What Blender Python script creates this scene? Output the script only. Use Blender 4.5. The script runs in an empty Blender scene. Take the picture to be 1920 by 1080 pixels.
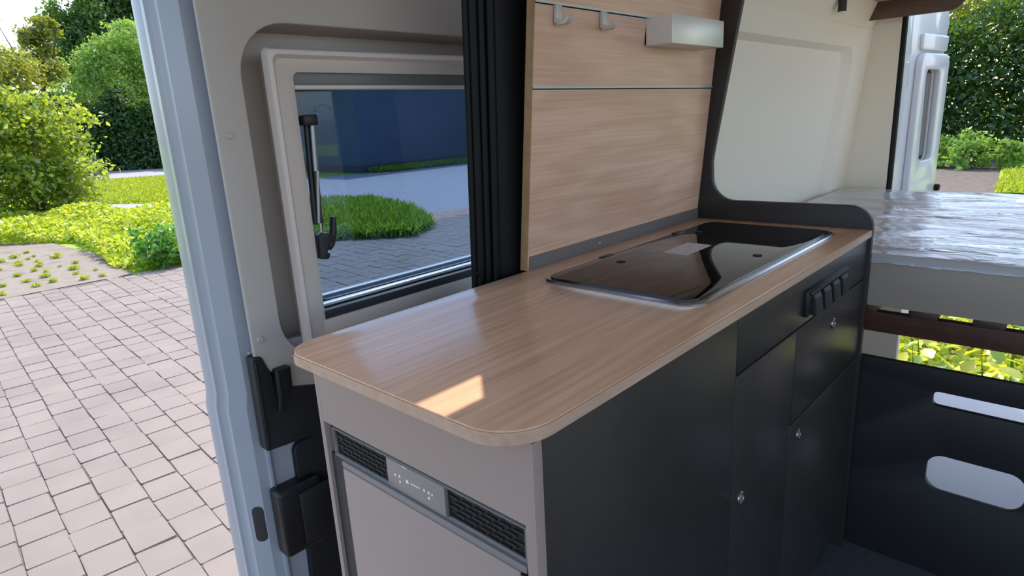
import bpy, bmesh, math, random
import numpy as np
from mathutils import Vector, Matrix
random.seed(7); RNG = np.random.default_rng(11)
SC = bpy.context.scene
COL = SC.collection

# ------------------------------------------------------------------ camera
# x runs to the rear of the van, y to the sliding-door side, z up from the van floor (metres)
cam_d = bpy.data.cameras.new('camera'); cam = bpy.data.objects.new('camera', cam_d); COL.objects.link(cam)
r_, d_, f_ = Vector((0.6741092, -0.73686292, -0.05108648)), Vector((-0.22631017, -0.14020916, -0.96391135)), Vector((0.70310774, 0.6613429, -0.26127586))
mw = Matrix((( r_.x, -d_.x, -f_.x), (r_.y, -d_.y, -f_.y), (r_.z, -d_.z, -f_.z))).to_4x4()
mw.translation = (-0.40465, -0.39274, 1.22807)
cam.matrix_world = mw
cam_d.sensor_width = 36; cam_d.lens = 1179.455 / 1920 * 36
cam_d.clip_start = .02; cam_d.clip_end = 500
SC.camera = cam

# ------------------------------------------------------------------ sky, sun, exposure
SUN_EL, SUN_AZ = math.radians(52), math.radians(45)      # azimuth from +x towards +y
S = Vector((math.cos(SUN_EL) * math.cos(SUN_AZ), math.cos(SUN_EL) * math.sin(SUN_AZ), math.sin(SUN_EL)))
W = bpy.data.worlds.new('world'); SC.world = W; W.use_nodes = True
nt = W.node_tree; nt.nodes.clear()
sky = nt.nodes.new('ShaderNodeTexSky'); sky.sky_type = 'NISHITA'; sky.sun_disc = False
sky.sun_elevation = SUN_EL; sky.sun_rotation = math.radians(45); sky.air_density = .9; sky.dust_density = 1.8; sky.ozone_density = 1.0
bg = nt.nodes.new('ShaderNodeBackground'); bg.inputs['Strength'].default_value = 0.42
wo = nt.nodes.new('ShaderNodeOutputWorld')
nt.links.new(sky.outputs[0], bg.inputs[0]); nt.links.new(bg.outputs[0], wo.inputs[0])
sun_d = bpy.data.lights.new('sun_offscreen', 'SUN'); sun_d.energy = 5.4; sun_d.angle = math.radians(.53); sun_d.color = (1, .94, .85)
sun = bpy.data.objects.new('sun_offscreen', sun_d); COL.objects.link(sun); sun.location = (6, 6, 12)
sun.rotation_euler = S.to_track_quat('Z', 'Y').to_euler()
SC.view_settings.view_transform = 'Standard'; SC.view_settings.look = 'None'
SC.view_settings.gamma = 1.0; SC.view_settings.use_curve_mapping = False
SC.view_settings.exposure = 0.22

# ------------------------------------------------------------------ material helpers
def lin(c):
    return tuple(((v / 255) / 12.92 if v / 255 <= .04045 else ((v / 255 + .055) / 1.055) ** 2.4) for v in c) + (1,)
def mat(name, rgb, rough=.5, metal=0., spec=.5, coat=0., bump=0., bscale=80., var=0., vscale=6., stretch=(1, 1, 1), coat_rough=.05, vcol=None):
    m = bpy.data.materials.new(name); m.use_nodes = True; n = m.node_tree; b = n.nodes['Principled BSDF']
    b.inputs['Base Color'].default_value = lin(rgb); b.inputs['Roughness'].default_value = rough
    b.inputs['Metallic'].default_value = metal; b.inputs['Specular IOR Level'].default_value = spec
    b.inputs['Coat Weight'].default_value = coat; b.inputs['Coat Roughness'].default_value = coat_rough
    if bump or var:
        tc = n.nodes.new('ShaderNodeTexCoord'); mp = n.nodes.new('ShaderNodeMapping'); mp.inputs['Scale'].default_value = stretch
        n.links.new(tc.outputs['Object'], mp.inputs[0])
    if var:
        nz = n.nodes.new('ShaderNodeTexNoise'); nz.inputs['Scale'].default_value = vscale; nz.inputs['Detail'].default_value = 5
        n.links.new(mp.outputs[0], nz.inputs['Vector'])
        cr = n.nodes.new('ShaderNodeValToRGB'); lo = vcol or tuple(max(0, v * (1 - var)) for v in rgb); hi = tuple(min(255, v * (1 + var * .6)) for v in rgb)
        cr.color_ramp.elements[0].position = .3; cr.color_ramp.elements[1].position = .7
        cr.color_ramp.elements[0].color = lin(lo); cr.color_ramp.elements[1].color = lin(hi)
        n.links.new(nz.outputs['Fac'], cr.inputs[0]); n.links.new(cr.outputs[0], b.inputs['Base Color'])
    if bump:
        nb = n.nodes.new('ShaderNodeTexNoise'); nb.inputs['Scale'].default_value = bscale; nb.inputs['Detail'].default_value = 4
        n.links.new(mp.outputs[0], nb.inputs['Vector'])
        bp = n.nodes.new('ShaderNodeBump'); bp.inputs['Strength'].default_value = bump; bp.inputs['Distance'].default_value = .004
        n.links.new(nb.outputs['Fac'], bp.inputs['Height']); n.links.new(bp.outputs[0], b.inputs['Normal'])
    return m
def wood(name, dark, light, rough=.35, scale=(1.2, 26, 26), rings=.5, bump=.06, coat=0.):
    m = bpy.data.materials.new(name); m.use_nodes = True; n = m.node_tree; b = n.nodes['Principled BSDF']
    tc = n.nodes.new('ShaderNodeTexCoord')
    mp = n.nodes.new('ShaderNodeMapping'); mp.inputs['Scale'].default_value = scale
    n.links.new(tc.outputs['Object'], mp.inputs[0])
    nz = n.nodes.new('ShaderNodeTexNoise'); nz.inputs['Scale'].default_value = 3.2; nz.inputs['Detail'].default_value = 8; nz.inputs['Roughness'].default_value = .62
    n.links.new(mp.outputs[0], nz.inputs['Vector'])
    mp2 = n.nodes.new('ShaderNodeMapping'); mp2.inputs['Scale'].default_value = (1.1, 5.5, 5.5)
    n.links.new(tc.outputs['Object'], mp2.inputs[0])
    nb = n.nodes.new('ShaderNodeTexNoise'); nb.inputs['Scale'].default_value = 1.6; nb.inputs['Detail'].default_value = 2
    n.links.new(mp2.outputs[0], nb.inputs['Vector'])
    mu = n.nodes.new('ShaderNodeMath'); mu.operation = 'MULTIPLY'; mu.inputs[1].default_value = 34
    n.links.new(nb.outputs['Fac'], mu.inputs[0])
    sn = n.nodes.new('ShaderNodeMath'); sn.operation = 'SINE'; n.links.new(mu.outputs[0], sn.inputs[0])
    ad = n.nodes.new('ShaderNodeMath'); ad.operation = 'MULTIPLY_ADD'; ad.inputs[1].default_value = .12 * rings
    n.links.new(sn.outputs[0], ad.inputs[0]); n.links.new(nz.outputs['Fac'], ad.inputs[2])
    cr = n.nodes.new('ShaderNodeValToRGB'); cr.color_ramp.elements[0].position = .28; cr.color_ramp.elements[1].position = .72
    cr.color_ramp.elements[0].color = lin(dark); cr.color_ramp.elements[1].color = lin(light)
    n.links.new(ad.outputs[0], cr.inputs[0]); n.links.new(cr.outputs[0], b.inputs['Base Color'])
    b.inputs['Roughness'].default_value = rough; b.inputs['Coat Weight'].default_value = coat
    bp = n.nodes.new('ShaderNodeBump'); bp.inputs['Strength'].default_value = bump; bp.inputs['Distance'].default_value = .002
    n.links.new(ad.outputs[0], bp.inputs['Height']); n.links.new(bp.outputs[0], b.inputs['Normal'])
    return m
def leafmat(name, dark, light, trans=.45, tcol=(190, 215, 40)):
    m = bpy.data.materials.new(name); m.use_nodes = True; n = m.node_tree; n.nodes.remove(n.nodes['Principled BSDF'])
    at = n.nodes.new('ShaderNodeAttribute'); at.attribute_name = 'tint'
    mx = n.nodes.new('ShaderNodeMix'); mx.data_type = 'RGBA'; mx.inputs['A'].default_value = lin(dark); mx.inputs['B'].default_value = lin(light)
    n.links.new(at.outputs['Fac'], mx.inputs['Factor'])
    df = n.nodes.new('ShaderNodeBsdfDiffuse'); n.links.new(mx.outputs['Result'], df.inputs[0])
    mt = n.nodes.new('ShaderNodeMix'); mt.data_type = 'RGBA'; mt.inputs['Factor'].default_value = .5; mt.inputs['B'].default_value = lin(tcol)
    n.links.new(mx.outputs['Result'], mt.inputs['A'])
    tr = n.nodes.new('ShaderNodeBsdfTranslucent'); n.links.new(mt.outputs['Result'], tr.inputs[0])
    m1 = n.nodes.new('ShaderNodeMixShader'); m1.inputs[0].default_value = trans
    n.links.new(df.outputs[0], m1.inputs[1]); n.links.new(tr.outputs[0], m1.inputs[2])
    gl = n.nodes.new('ShaderNodeBsdfGlossy'); gl.inputs['Roughness'].default_value = .4
    m2 = n.nodes.new('ShaderNodeMixShader'); m2.inputs[0].default_value = .06
    n.links.new(m1.outputs[0], m2.inputs[1]); n.links.new(gl.outputs[0], m2.inputs[2])
    n.links.new(m2.outputs[0], n.nodes['Material Output'].inputs[0])
    return m
def pane_mat(name, tint, ior=1.49):
    m = bpy.data.materials.new(name); m.use_nodes = True; n = m.node_tree; n.nodes.remove(n.nodes['Principled BSDF'])
    tr = n.nodes.new('ShaderNodeBsdfTransparent'); tr.inputs[0].default_value = tint
    gl = n.nodes.new('ShaderNodeBsdfGlossy'); gl.inputs['Roughness'].default_value = .02
    lw = n.nodes.new('ShaderNodeLayerWeight'); lw.inputs['Blend'].default_value = .5
    pw = n.nodes.new('ShaderNodeMath'); pw.operation = 'POWER'; pw.inputs[1].default_value = 5; n.links.new(lw.outputs['Facing'], pw.inputs[0])
    fr = n.nodes.new('ShaderNodeMath'); fr.operation = 'MULTIPLY_ADD'; fr.inputs[1].default_value = .9; fr.inputs[2].default_value = .035; n.links.new(pw.outputs[0], fr.inputs[0])
    ms = n.nodes.new('ShaderNodeMixShader')
    n.links.new(fr.outputs[0], ms.inputs[0]); n.links.new(tr.outputs[0], ms.inputs[1]); n.links.new(gl.outputs[0], ms.inputs[2])
    n.links.new(ms.outputs[0], n.nodes['Material Output'].inputs[0])
    return m

M = {}
M['counter'] = wood('oak_laminate', (206, 155, 118), (236, 188, 148), rough=.2, scale=(1.2, 30, 30), rings=.15)
M['counter_edge'] = wood('oak_edge_band', (182, 146, 120), (204, 170, 144), rough=.45, scale=(2, 20, 20), rings=.1)
M['splash'] = wood('oak_wall_board', (212, 166, 138), (234, 192, 164), rough=.34, scale=(1.1, 60, 60), rings=.9)
M['board_edge'] = wood('oak_board_edge', (150, 116, 76), (176, 142, 100), rough=.5, scale=(20, 20, 1))
M['anthracite'] = mat('anthracite_laminate', (46, 43, 39), rough=.38, var=.06, vscale=30)
M['panel_black'] = mat('dark_divider', (40, 34, 31), rough=.5, var=.08, vscale=20)
M['bulk'] = mat('black_bulkhead', (32, 31, 32), rough=.45)
M['fridge'] = mat('fridge_grey', (158, 138, 128), rough=.42)
M['fridge_door'] = mat('fridge_door_grey', (160, 140, 130), rough=.36, var=.02, vscale=3)
M['alu'] = mat('brushed_aluminium', (204, 203, 198), rough=.4, metal=.35)
M['chrome'] = mat('chrome', (186, 184, 184), rough=.2, metal=1.)
M['steel_dull'] = mat('dull_grey_strip', (120, 113, 108), rough=.5, metal=.2)
M['black_plastic'] = mat('black_plastic', (22, 22, 23), rough=.42)
M['black_soft'] = mat('black_moulding', (26, 27, 29), rough=.55, bump=.1, bscale=300)
M['rubber'] = mat('black_rubber', (8, 8, 9), rough=.5, spec=.25)
M['pillar'] = mat('dark_pillar_trim', (24, 23, 24), rough=.5, spec=.3)
M['rod'] = mat('satin_steel_rod', (150, 150, 152), rough=.38, metal=1.)
M['slot_dark'] = mat('dark_recess', (12, 11, 11), rough=.7)
M['recess'] = mat('dark_fridge_recess', (50, 46, 47), rough=.6)
M['trimgrey'] = mat('grey_trim_strip', (130, 124, 120), rough=.4)
M['louvre'] = mat('louvre_black', (30, 28, 28), rough=.5)
M['control'] = mat('silver_control_panel', (146, 138, 132), rough=.35, metal=.2)
M['print'] = mat('white_print', (235, 236, 236), rough=.5)
M['glass_black'] = mat('black_glass', (10, 9, 9), rough=.035, spec=.62)
M['sticker'] = mat('pale_sticker', (205, 196, 190), rough=.6, var=.12, vscale=160, stretch=(.4, 3, 1))
M['door_inner'] = mat('warm_grey_door_panel', (188, 176, 164), rough=.5, bump=.03, bscale=500)
M['door_paint'] = mat('silver_grey_paint', (166, 168, 173), rough=.34, coat=.4)
M['frame'] = mat('beige_window_plastic', (214, 198, 184), rough=.38)
M['blind'] = mat('grey_blind_cassette', (112, 110, 104), rough=.4)
M['pane'] = pane_mat('tinted_acrylic', (.45, .55, .66, 1))
M['etched'] = mat('faint_etched_mark', (104, 124, 160), rough=.5)
M['lining'] = mat('pale_lining', (244, 233, 214), rough=.75, bump=.05, bscale=400)
M['ceiling'] = mat('ceiling_lining', (214, 206, 198), rough=.8)
M['floor'] = mat('dark_grey_vinyl', (78, 80, 80), rough=.45, var=.1, vscale=60)
M['load_floor'] = mat('pale_grey_vinyl', (190, 190, 192), rough=.3, var=.03, vscale=4)
M['mattress'] = None
M['bed_wood'] = wood('dark_brown_beech', (66, 40, 32), (92, 60, 48), rough=.45, scale=(24, 1.2, 24))
M['slat'] = wood('dark_slat', (58, 38, 30), (80, 54, 42), rough=.5, scale=(1.2, 24, 24))
M['locker'] = wood('brown_locker_base', (88, 66, 56), (108, 84, 72), rough=.5, scale=(24, 1.2, 24))
M['locker_wood'] = wood('light_locker_front', (200, 150, 118), (222, 176, 144), rough=.4, scale=(24, 1.2, 24))
M['white_paint'] = mat('white_body_paint', (222, 224, 228), rough=.28, coat=.5)
M['window_gasket'] = mat('rubber_gasket', (20, 22, 28), rough=.5)

# film-wrapped mattress
def film_mat():
    m = bpy.data.materials.new('film_wrapped_foam'); m.use_nodes = True; n = m.node_tree; b = n.nodes['Principled BSDF']
    b.inputs['Base Color'].default_value = lin((178, 177, 175)); b.inputs['Roughness'].default_value = .45
    b.inputs['Coat Weight'].default_value = 1.; b.inputs['Coat Roughness'].default_value = .06; b.inputs['Coat IOR'].default_value = 1.6
    tc = n.nodes.new('ShaderNodeTexCoord'); mp = n.nodes.new('ShaderNodeMapping'); mp.inputs['Scale'].default_value = (9, 2.6, 6)
    mp.inputs['Rotation'].default_value = (0, 0, .25)
    n.links.new(tc.outputs['Object'], mp.inputs[0])
    a = n.nodes.new('ShaderNodeTexNoise'); a.inputs['Scale'].default_value = 1.9; a.inputs['Detail'].default_value = 4; a.inputs['Distortion'].default_value = 1.2
    n.links.new(mp.outputs[0], a.inputs['Vector'])
    r = n.nodes.new('ShaderNodeMath'); r.operation = 'SUBTRACT'; r.inputs[1].default_value = .5; n.links.new(a.outputs['Fac'], r.inputs[0])
    ab = n.nodes.new('ShaderNodeMath'); ab.operation = 'ABSOLUTE'; n.links.new(r.outputs[0], ab.inputs[0])
    bp = n.nodes.new('ShaderNodeBump'); bp.inputs['Strength'].default_value = .35; bp.inputs['Distance'].default_value = .02
    n.links.new(ab.outputs[0], bp.inputs['Height']); n.links.new(bp.outputs[0], b.inputs['Coat Normal'])
    bp2 = n.nodes.new('ShaderNodeBump'); bp2.inputs['Strength'].default_value = .2; bp2.inputs['Distance'].default_value = .02
    n.links.new(ab.outputs[0], bp2.inputs['Height']); n.links.new(bp2.outputs[0], b.inputs['Normal'])
    return m
M['mattress'] = film_mat()
M['foam'] = mat('grey_mattress_side', (160, 145, 130), rough=.55, coat=.25, coat_rough=.25, bump=.25, bscale=9, stretch=(1, .5, 2))

# ------------------------------------------------------------------ object helpers
WL = {}
def tag(o, label=None, cat=None, group=None, kind=None):
    if label: o['label'] = label
    if cat: o['category'] = cat
    if group: o['group'] = group
    if kind: o['kind'] = kind
    return o
def thing(name, loc, label, cat, group=None, kind=None):
    o = bpy.data.objects.new(name, None); COL.objects.link(o); o.location = loc; o.empty_display_size = .05
    WL[o.name] = Vector(loc); return tag(o, label, cat, group, kind)
def make(name, verts, faces, m, parent=None, smooth=False, bevel=0, seg=2, local=False):
    bm = bmesh.new(); vs = [bm.verts.new(v) for v in verts]
    for f in faces:
        try: bm.faces.new([vs[i] for i in f])
        except ValueError: pass
    return from_bm(name, bm, m, parent, smooth, bevel, seg, local)
def from_bm(name, bm, m, parent=None, smooth=False, bevel=0, seg=2, local=False):
    bmesh.ops.remove_doubles(bm, verts=bm.verts, dist=1e-6)
    bmesh.ops.recalc_face_normals(bm, faces=bm.faces)
    if bevel:
        es = [e for e in bm.edges if len(e.link_faces) == 2 and e.calc_face_angle(0) > .6]
        bmesh.ops.bevel(bm, geom=es, offset=bevel, segments=seg, profile=.5, affect='EDGES', clamp_overlap=True)
    if parent is not None: base = Vector((0, 0, 0)) if local else WL[parent.name]
    else:
        xs = [v.co for v in bm.verts]
        mn = Vector((min(c.x for c in xs), min(c.y for c in xs), min(c.z for c in xs))); mx = Vector((max(c.x for c in xs), max(c.y for c in xs), max(c.z for c in xs)))
        base = Vector(((mn.x + mx.x) / 2, (mn.y + mx.y) / 2, mn.z))
    for v in bm.verts: v.co -= base
    me = bpy.data.meshes.new(name); bm.to_mesh(me); bm.free()
    if smooth:
        for p in me.polygons: p.use_smooth = True
        try:
            if name != 'plastic_film': me.set_sharp_from_angle(angle=math.radians(38))
        except Exception: pass
    me.materials.append(m)
    o = bpy.data.objects.new(name, me); COL.objects.link(o)
    if parent is None: o.location = base
    else: o.parent = parent
    WL[o.name] = base if parent is None else WL[parent.name]
    return o
BOXF = [(0, 1, 3, 2), (4, 6, 7, 5), (0, 4, 5, 1), (2, 3, 7, 6), (0, 2, 6, 4), (1, 5, 7, 3)]
def boxv(x0, x1, y0, y1, z0, z1):
    return [(x, y, z) for x in (x0, x1) for y in (y0, y1) for z in (z0, z1)]
def box(name, x0, x1, y0, y1, z0, z1, m, parent=None, bevel=0, seg=2):
    return make(name, boxv(x0, x1, y0, y1, z0, z1), BOXF, m, parent, bevel > 0, bevel, seg)
def boxes(name, lst, m, parent=None):
    v, f = [], []
    for b in lst:
        k = len(v); v += boxv(*b); f += [tuple(i + k for i in q) for q in BOXF]
    bm = bmesh.new(); vs = [bm.verts.new(p) for p in v]
    for q in f: bm.faces.new([vs[i] for i in q])
    return from_bm(name, bm, m, parent)
def rrect(u0, u1, v0, v1, r, n=6):
    if not isinstance(r, (tuple, list)): r = (r,) * 4      # order: (u1,v1) (u0,v1) (u0,v0) (u1,v0)
    out = []
    for (cu, cv, a0, rr) in ((u1, v1, 0, r[0]), (u0, v1, 90, r[1]), (u0, v0, 180, r[2]), (u1, v0, 270, r[3])):
        su = -1 if cu == u1 else 1; sv = -1 if cv == v1 else 1
        if rr <= 0: out.append((cu, cv)); continue
        for i in range(n + 1):
            a = math.radians(a0 + 90 * i / n); out.append((cu + su * rr + rr * math.cos(a), cv + sv * rr + rr * math.sin(a)))
    return out
def fillet(pts, rad, n=6):
    """round the corners of a polygon; rad: list or number"""
    out = []; N = len(pts)
    for i, p in enumerate(pts):
        r = rad[i] if isinstance(rad, (list, tuple)) else rad
        p = Vector(p).to_2d() if len(p) > 2 else Vector(p)
        if r <= 0: out.append(tuple(p)); continue
        a = (Vector(pts[i - 1]) - p).normalized(); b = (Vector(pts[(i + 1) % N]) - p).normalized()
        ang = a.angle(b); d = r / math.tan(ang / 2); c = p + (a + b).normalized() * (r / math.sin(ang / 2))
        s = p + a * d - c; e = p + b * d - c
        a0 = math.atan2(s.y, s.x); a1 = math.atan2(e.y, e.x); da = (a1 - a0 + math.pi) % (2 * math.pi) - math.pi
        for k in range(n + 1):
            t = a0 + da * k / n; out.append((c.x + r * math.cos(t), c.y + r * math.sin(t)))
    return out
def plate_bm(loops, thick, O, U, V, bev=0.):
    cu = bpy.data.curves.new('tmp', 'CURVE'); cu.dimensions = '2D'; cu.fill_mode = 'BOTH'
    cu.extrude = max(thick / 2 - bev, 1e-5); cu.bevel_depth = bev; cu.bevel_resolution = 2
    for lp in loops:
        sp = cu.splines.new('POLY'); sp.points.add(len(lp) - 1); sp.use_cyclic_u = True
        for i, (a, b) in enumerate(lp): sp.points[i].co = (a, b, 0, 1)
    if bev: cu.offset = -bev
    ob = bpy.data.objects.new('tmp', cu); COL.objects.link(ob)
    dg = bpy.context.evaluated_depsgraph_get(); me = bpy.data.meshes.new_from_object(ob.evaluated_get(dg))
    bm = bmesh.new(); bm.from_mesh(me)
    bpy.data.objects.remove(ob); bpy.data.curves.remove(cu); bpy.data.meshes.remove(me)
    O, U, V = Vector(O), Vector(U), Vector(V); N = U.cross(V)
    for v in bm.verts:
        c = v.co.copy(); v.co = O + U * c.x + V * c.y + N * (c.z + thick / 2)
    bmesh.ops.remove_doubles(bm, verts=bm.verts, dist=1e-5)
    return bm
def plate(name, loops, thick, O, U, V, m, parent=None, bev=0.):
    """flat board with holes; grows from O along U x V"""
    return from_bm(name, plate_bm(loops, thick, O, U, V, bev), m, parent, bev > 0)
X, Y, Z = (1, 0, 0), (0, 1, 0), (0, 0, 1)
nX, nY = (-1, 0, 0), (0, -1, 0)
def loft(name, secs, m, parent=None, closed=True, caps=True, smooth=True):
    v = [p for s in secs for p in s]; n = len(secs[0]); f = []
    for i in range(len(secs) - 1):
        for j in range(n if closed else n - 1):
            k = (j + 1) % n; f.append((i * n + j, i * n + k, (i + 1) * n + k, (i + 1) * n + j))
    if caps and closed: f += [tuple(range(n)), tuple(range((len(secs) - 1) * n, len(secs) * n))]
    return make(name, v, f, m, parent, smooth)
def tube(name, pts, r, m, parent=None, n=10, flat=None):
    """tube through 3-D points, r may be a list"""
    secs = []; pts = [Vector(p) for p in pts]
    for i, p in enumerate(pts):
        t = (pts[min(i + 1, len(pts) - 1)] - pts[max(i - 1, 0)]).normalized()
        a = t.cross(Vector((0, 0, 1))); a = a if a.length > .05 else t.cross(Vector((0, 1, 0))); a.normalize(); b = t.cross(a)
        rr = r[i] if isinstance(r, (list, tuple)) else r
        secs.append([p + a * rr * math.cos(q * 2 * math.pi / n) + b * rr * math.sin(q * 2 * math.pi / n) for q in range(n)])
    return loft(name, secs, m, parent)
def disc(name, c, axis, r, h, m, parent=None, n=20, bevel=0):
    c, ax = Vector(c), Vector(axis).normalized(); a = ax.orthogonal().normalized(); b = ax.cross(a)
    s = [[c + ax * k + (a * math.cos(q * 2 * math.pi / n) + b * math.sin(q * 2 * math.pi / n)) * rr for q in range(n)] for k, rr in ((0, r), (h * .6, r), (h, r * .82))]
    return loft(name, s, m, parent)
def ring(name, c, axis, R, r, m, parent=None, n=24, k=8):
    c, ax = Vector(c), Vector(axis).normalized(); a = ax.orthogonal().normalized(); b = ax.cross(a); v = []; f = []
    for i in range(n):
        t = i * 2 * math.pi / n; d = a * math.cos(t) + b * math.sin(t)
        for j in range(k):
            s = j * 2 * math.pi / k; v.append(c + d * (R + r * math.cos(s)) + ax * r * math.sin(s))
    for i in range(n):
        for j in range(k): f.append((i * k + j, ((i + 1) % n) * k + j, ((i + 1) % n) * k + (j + 1) % k, i * k + (j + 1) % k))
    return make(name, v, f, m, parent, True)

# foliage built from single bent leaves
def leaf_mesh(name, centers, size, m, parent=None, ratio=.5, up=.0, kind='stuff', tint=None, label=None):
    n = len(centers); sz = size * RNG.uniform(.65, 1.35, n)[:, None]
    d = RNG.normal(size=(n, 3)); d[:, 2] = d[:, 2] * (1 - up) + up * 1.2; d /= np.linalg.norm(d, axis=1)[:, None]
    e = RNG.normal(size=(n, 3)); e -= d * (e * d).sum(1)[:, None]; e /= np.linalg.norm(e, axis=1)[:, None]
    nn = np.cross(d, e)
    c = np.asarray(centers)
    P = np.stack([c - d * sz * .5, c + e * sz * ratio * .5 + nn * sz * .08, c + d * sz * .5 - nn * sz * .06, c - e * sz * ratio * .5 + nn * sz * .08], 1).reshape(-1, 3)
    if parent is not None: base = np.array(WL[parent.name])
    else: base = np.array([P[:, 0].mean(), P[:, 1].mean(), P[:, 2].min()])
    P = P - base
    F = np.arange(n * 4, dtype=np.int32).reshape(n, 4); T = np.concatenate([F[:, [0, 1, 2]], F[:, [0, 2, 3]]], 0)
    me = bpy.data.meshes.new(name); me.vertices.add(n * 4); me.vertices.foreach_set('co', P.astype(np.float32).ravel())
    me.loops.add(len(T) * 3); me.loops.foreach_set('vertex_index', T.ravel().astype(np.int32))
    me.polygons.add(len(T)); me.polygons.foreach_set('loop_start', (np.arange(len(T)) * 3).astype(np.int32)); me.polygons.foreach_set('loop_total', np.full(len(T), 3, np.int32))
    me.update(calc_edges=True); me.validate()
    a = me.attributes.new('tint', 'FLOAT', 'POINT')
    tv = np.repeat((RNG.uniform(0, 1, n) if tint is None else tint), 4)
    a.data.foreach_set('value', tv.astype(np.float32))
    me.materials.append(m)
    o = bpy.data.objects.new(name, me); COL.objects.link(o)
    if parent is None: o.location = base
    else: o.parent = parent
    WL[o.name] = Vector(base) if parent is None else WL[parent.name]
    if kind: o['kind'] = kind
    return o
def blob_points(n, c, r, shell=.45, per=45):
    """leaf positions gathered in twig clumps over a lumpy ellipsoid, denser towards its skin"""
    K = max(6, n // per)
    d = RNG.normal(size=(K, 3)); d /= np.linalg.norm(d, axis=1)[:, None]
    k = RNG.uniform(shell ** 3, 1, K) ** (1 / 3)
    lump = 1 + .16 * np.sin(d[:, 0] * 5 + c[0] * 3) * np.cos(d[:, 1] * 6 + c[1]) + .1 * np.sin(d[:, 2] * 9 + c[2])
    q = d * (k * lump)[:, None]
    idx = RNG.integers(0, K, n); w = 1.5 / K ** (1 / 3)
    off = RNG.normal(size=(n, 3)) * np.array([.42, .42, .30]) * w
    return np.array(c) + (q[idx] + off) * np.array(r)

GZ = -.55      # outside ground level

# ================================================================== OUTSIDE: ground, paving, road
def area_mat(name, cols, scale, rough=.9, bump=.3):
    m = bpy.data.materials.new(name); m.use_nodes = True; n = m.node_tree; b = n.nodes['Principled BSDF']; b.inputs['Roughness'].default_value = rough; b.inputs['Specular IOR Level'].default_value = .2
    tc = n.nodes.new('ShaderNodeTexCoord'); nz = n.nodes.new('ShaderNodeTexNoise'); nz.inputs['Scale'].default_value = scale; nz.inputs['Detail'].default_value = 8
    n.links.new(tc.outputs['Object'], nz.inputs['Vector']); cr = n.nodes.new('ShaderNodeValToRGB')
    for i, c in enumerate(cols):
        p = .32 + .36 * i / max(1, len(cols) - 1)
        el = cr.color_ramp.elements[i] if i < 2 else cr.color_ramp.elements.new(p)
        el.position = p; el.color = lin(c)
    n.links.new(nz.outputs['Fac'], cr.inputs[0]); n.links.new(cr.outputs[0], b.inputs['Base Color'])
    nf = n.nodes.new('ShaderNodeTexNoise'); nf.inputs['Scale'].default_value = scale * 12; n.links.new(tc.outputs['Object'], nf.inputs['Vector'])
    bp = n.nodes.new('ShaderNodeBump'); bp.inputs['Strength'].default_value = bump; bp.inputs['Distance'].default_value = .01
    n.links.new(nf.outputs['Fac'], bp.inputs['Height']); n.links.new(bp.outputs[0], b.inputs['Normal'])
    return m
def flat(name, poly, z, m, label, cat, parent=None):
    o = make(name, [(x, y, z) for x, y in poly], [tuple(range(len(poly)))], m, parent)
    return tag(o, label, cat, kind='structure')
GRASS = area_mat('lawn_soil', [(104, 134, 42), (150, 176, 52), (126, 158, 48)], 2.5)
flat('ground', [(-60, -60), (110, -60), (110, 120), (-60, 120)], GZ - .03, GRASS, 'bright yellow-green grass ground around the paved yard', 'ground')
ASPH = area_mat('asphalt', [(138, 136, 142), (154, 151, 156)], 5)
flat('road', [(7.6, 8.4), (60, 4), (60, 19), (14.5, 19.8), (10.2, 22), (7.2, 17.2), (5.8, 18.4), (4.7, 20.5), (3.6, 20.2), (4.6, 16.2), (7.4, 13.6)], GZ - .006, ASPH, 'grey asphalt drive passing in front of the dark garage', 'road')
flat('road', [(-5, 32), (7.5, 31), (14, 28.5), (40, 21), (60, 26), (60, 60), (-5, 60)], GZ - .012, ASPH, 'lilac grey road in the shade of the far trees', 'road')
SOIL = area_mat('reddish_soil', [(150, 118, 104), (176, 146, 130)], 6)
flat('bare_soil', [(5.6, 7.4), (8.6, 7.3), (8.9, 9.2), (7.2, 9.6), (6.3, 8.6)], GZ - .004, SOIL, 'patch of bare reddish soil beside the grass island', 'soil')
VERGE = area_mat('weedy_gravel', [(112, 103, 95), (130, 121, 114), (120, 113, 94)], 3)
flat('weedy_verge', [(-3, 9.1), (2.2, 9.1), (2.35, 11.5), (2.2, 13.6), (1.2, 15), (-3, 15)], GZ - .008, VERGE, 'weedy gravel verge between paving and bushes', 'verge')
BASEP = area_mat('paving_sand', [(90, 82, 77), (106, 97, 92)], 8)
pav = flat('pavement', [(-45, -45), (22, -45), (22, 4), (9, 8.4), (2.4, 9.05), (-45, 9.3)], GZ - .008, BASEP, 'pale pink-beige block paving beside the van', 'pavement')
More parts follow.
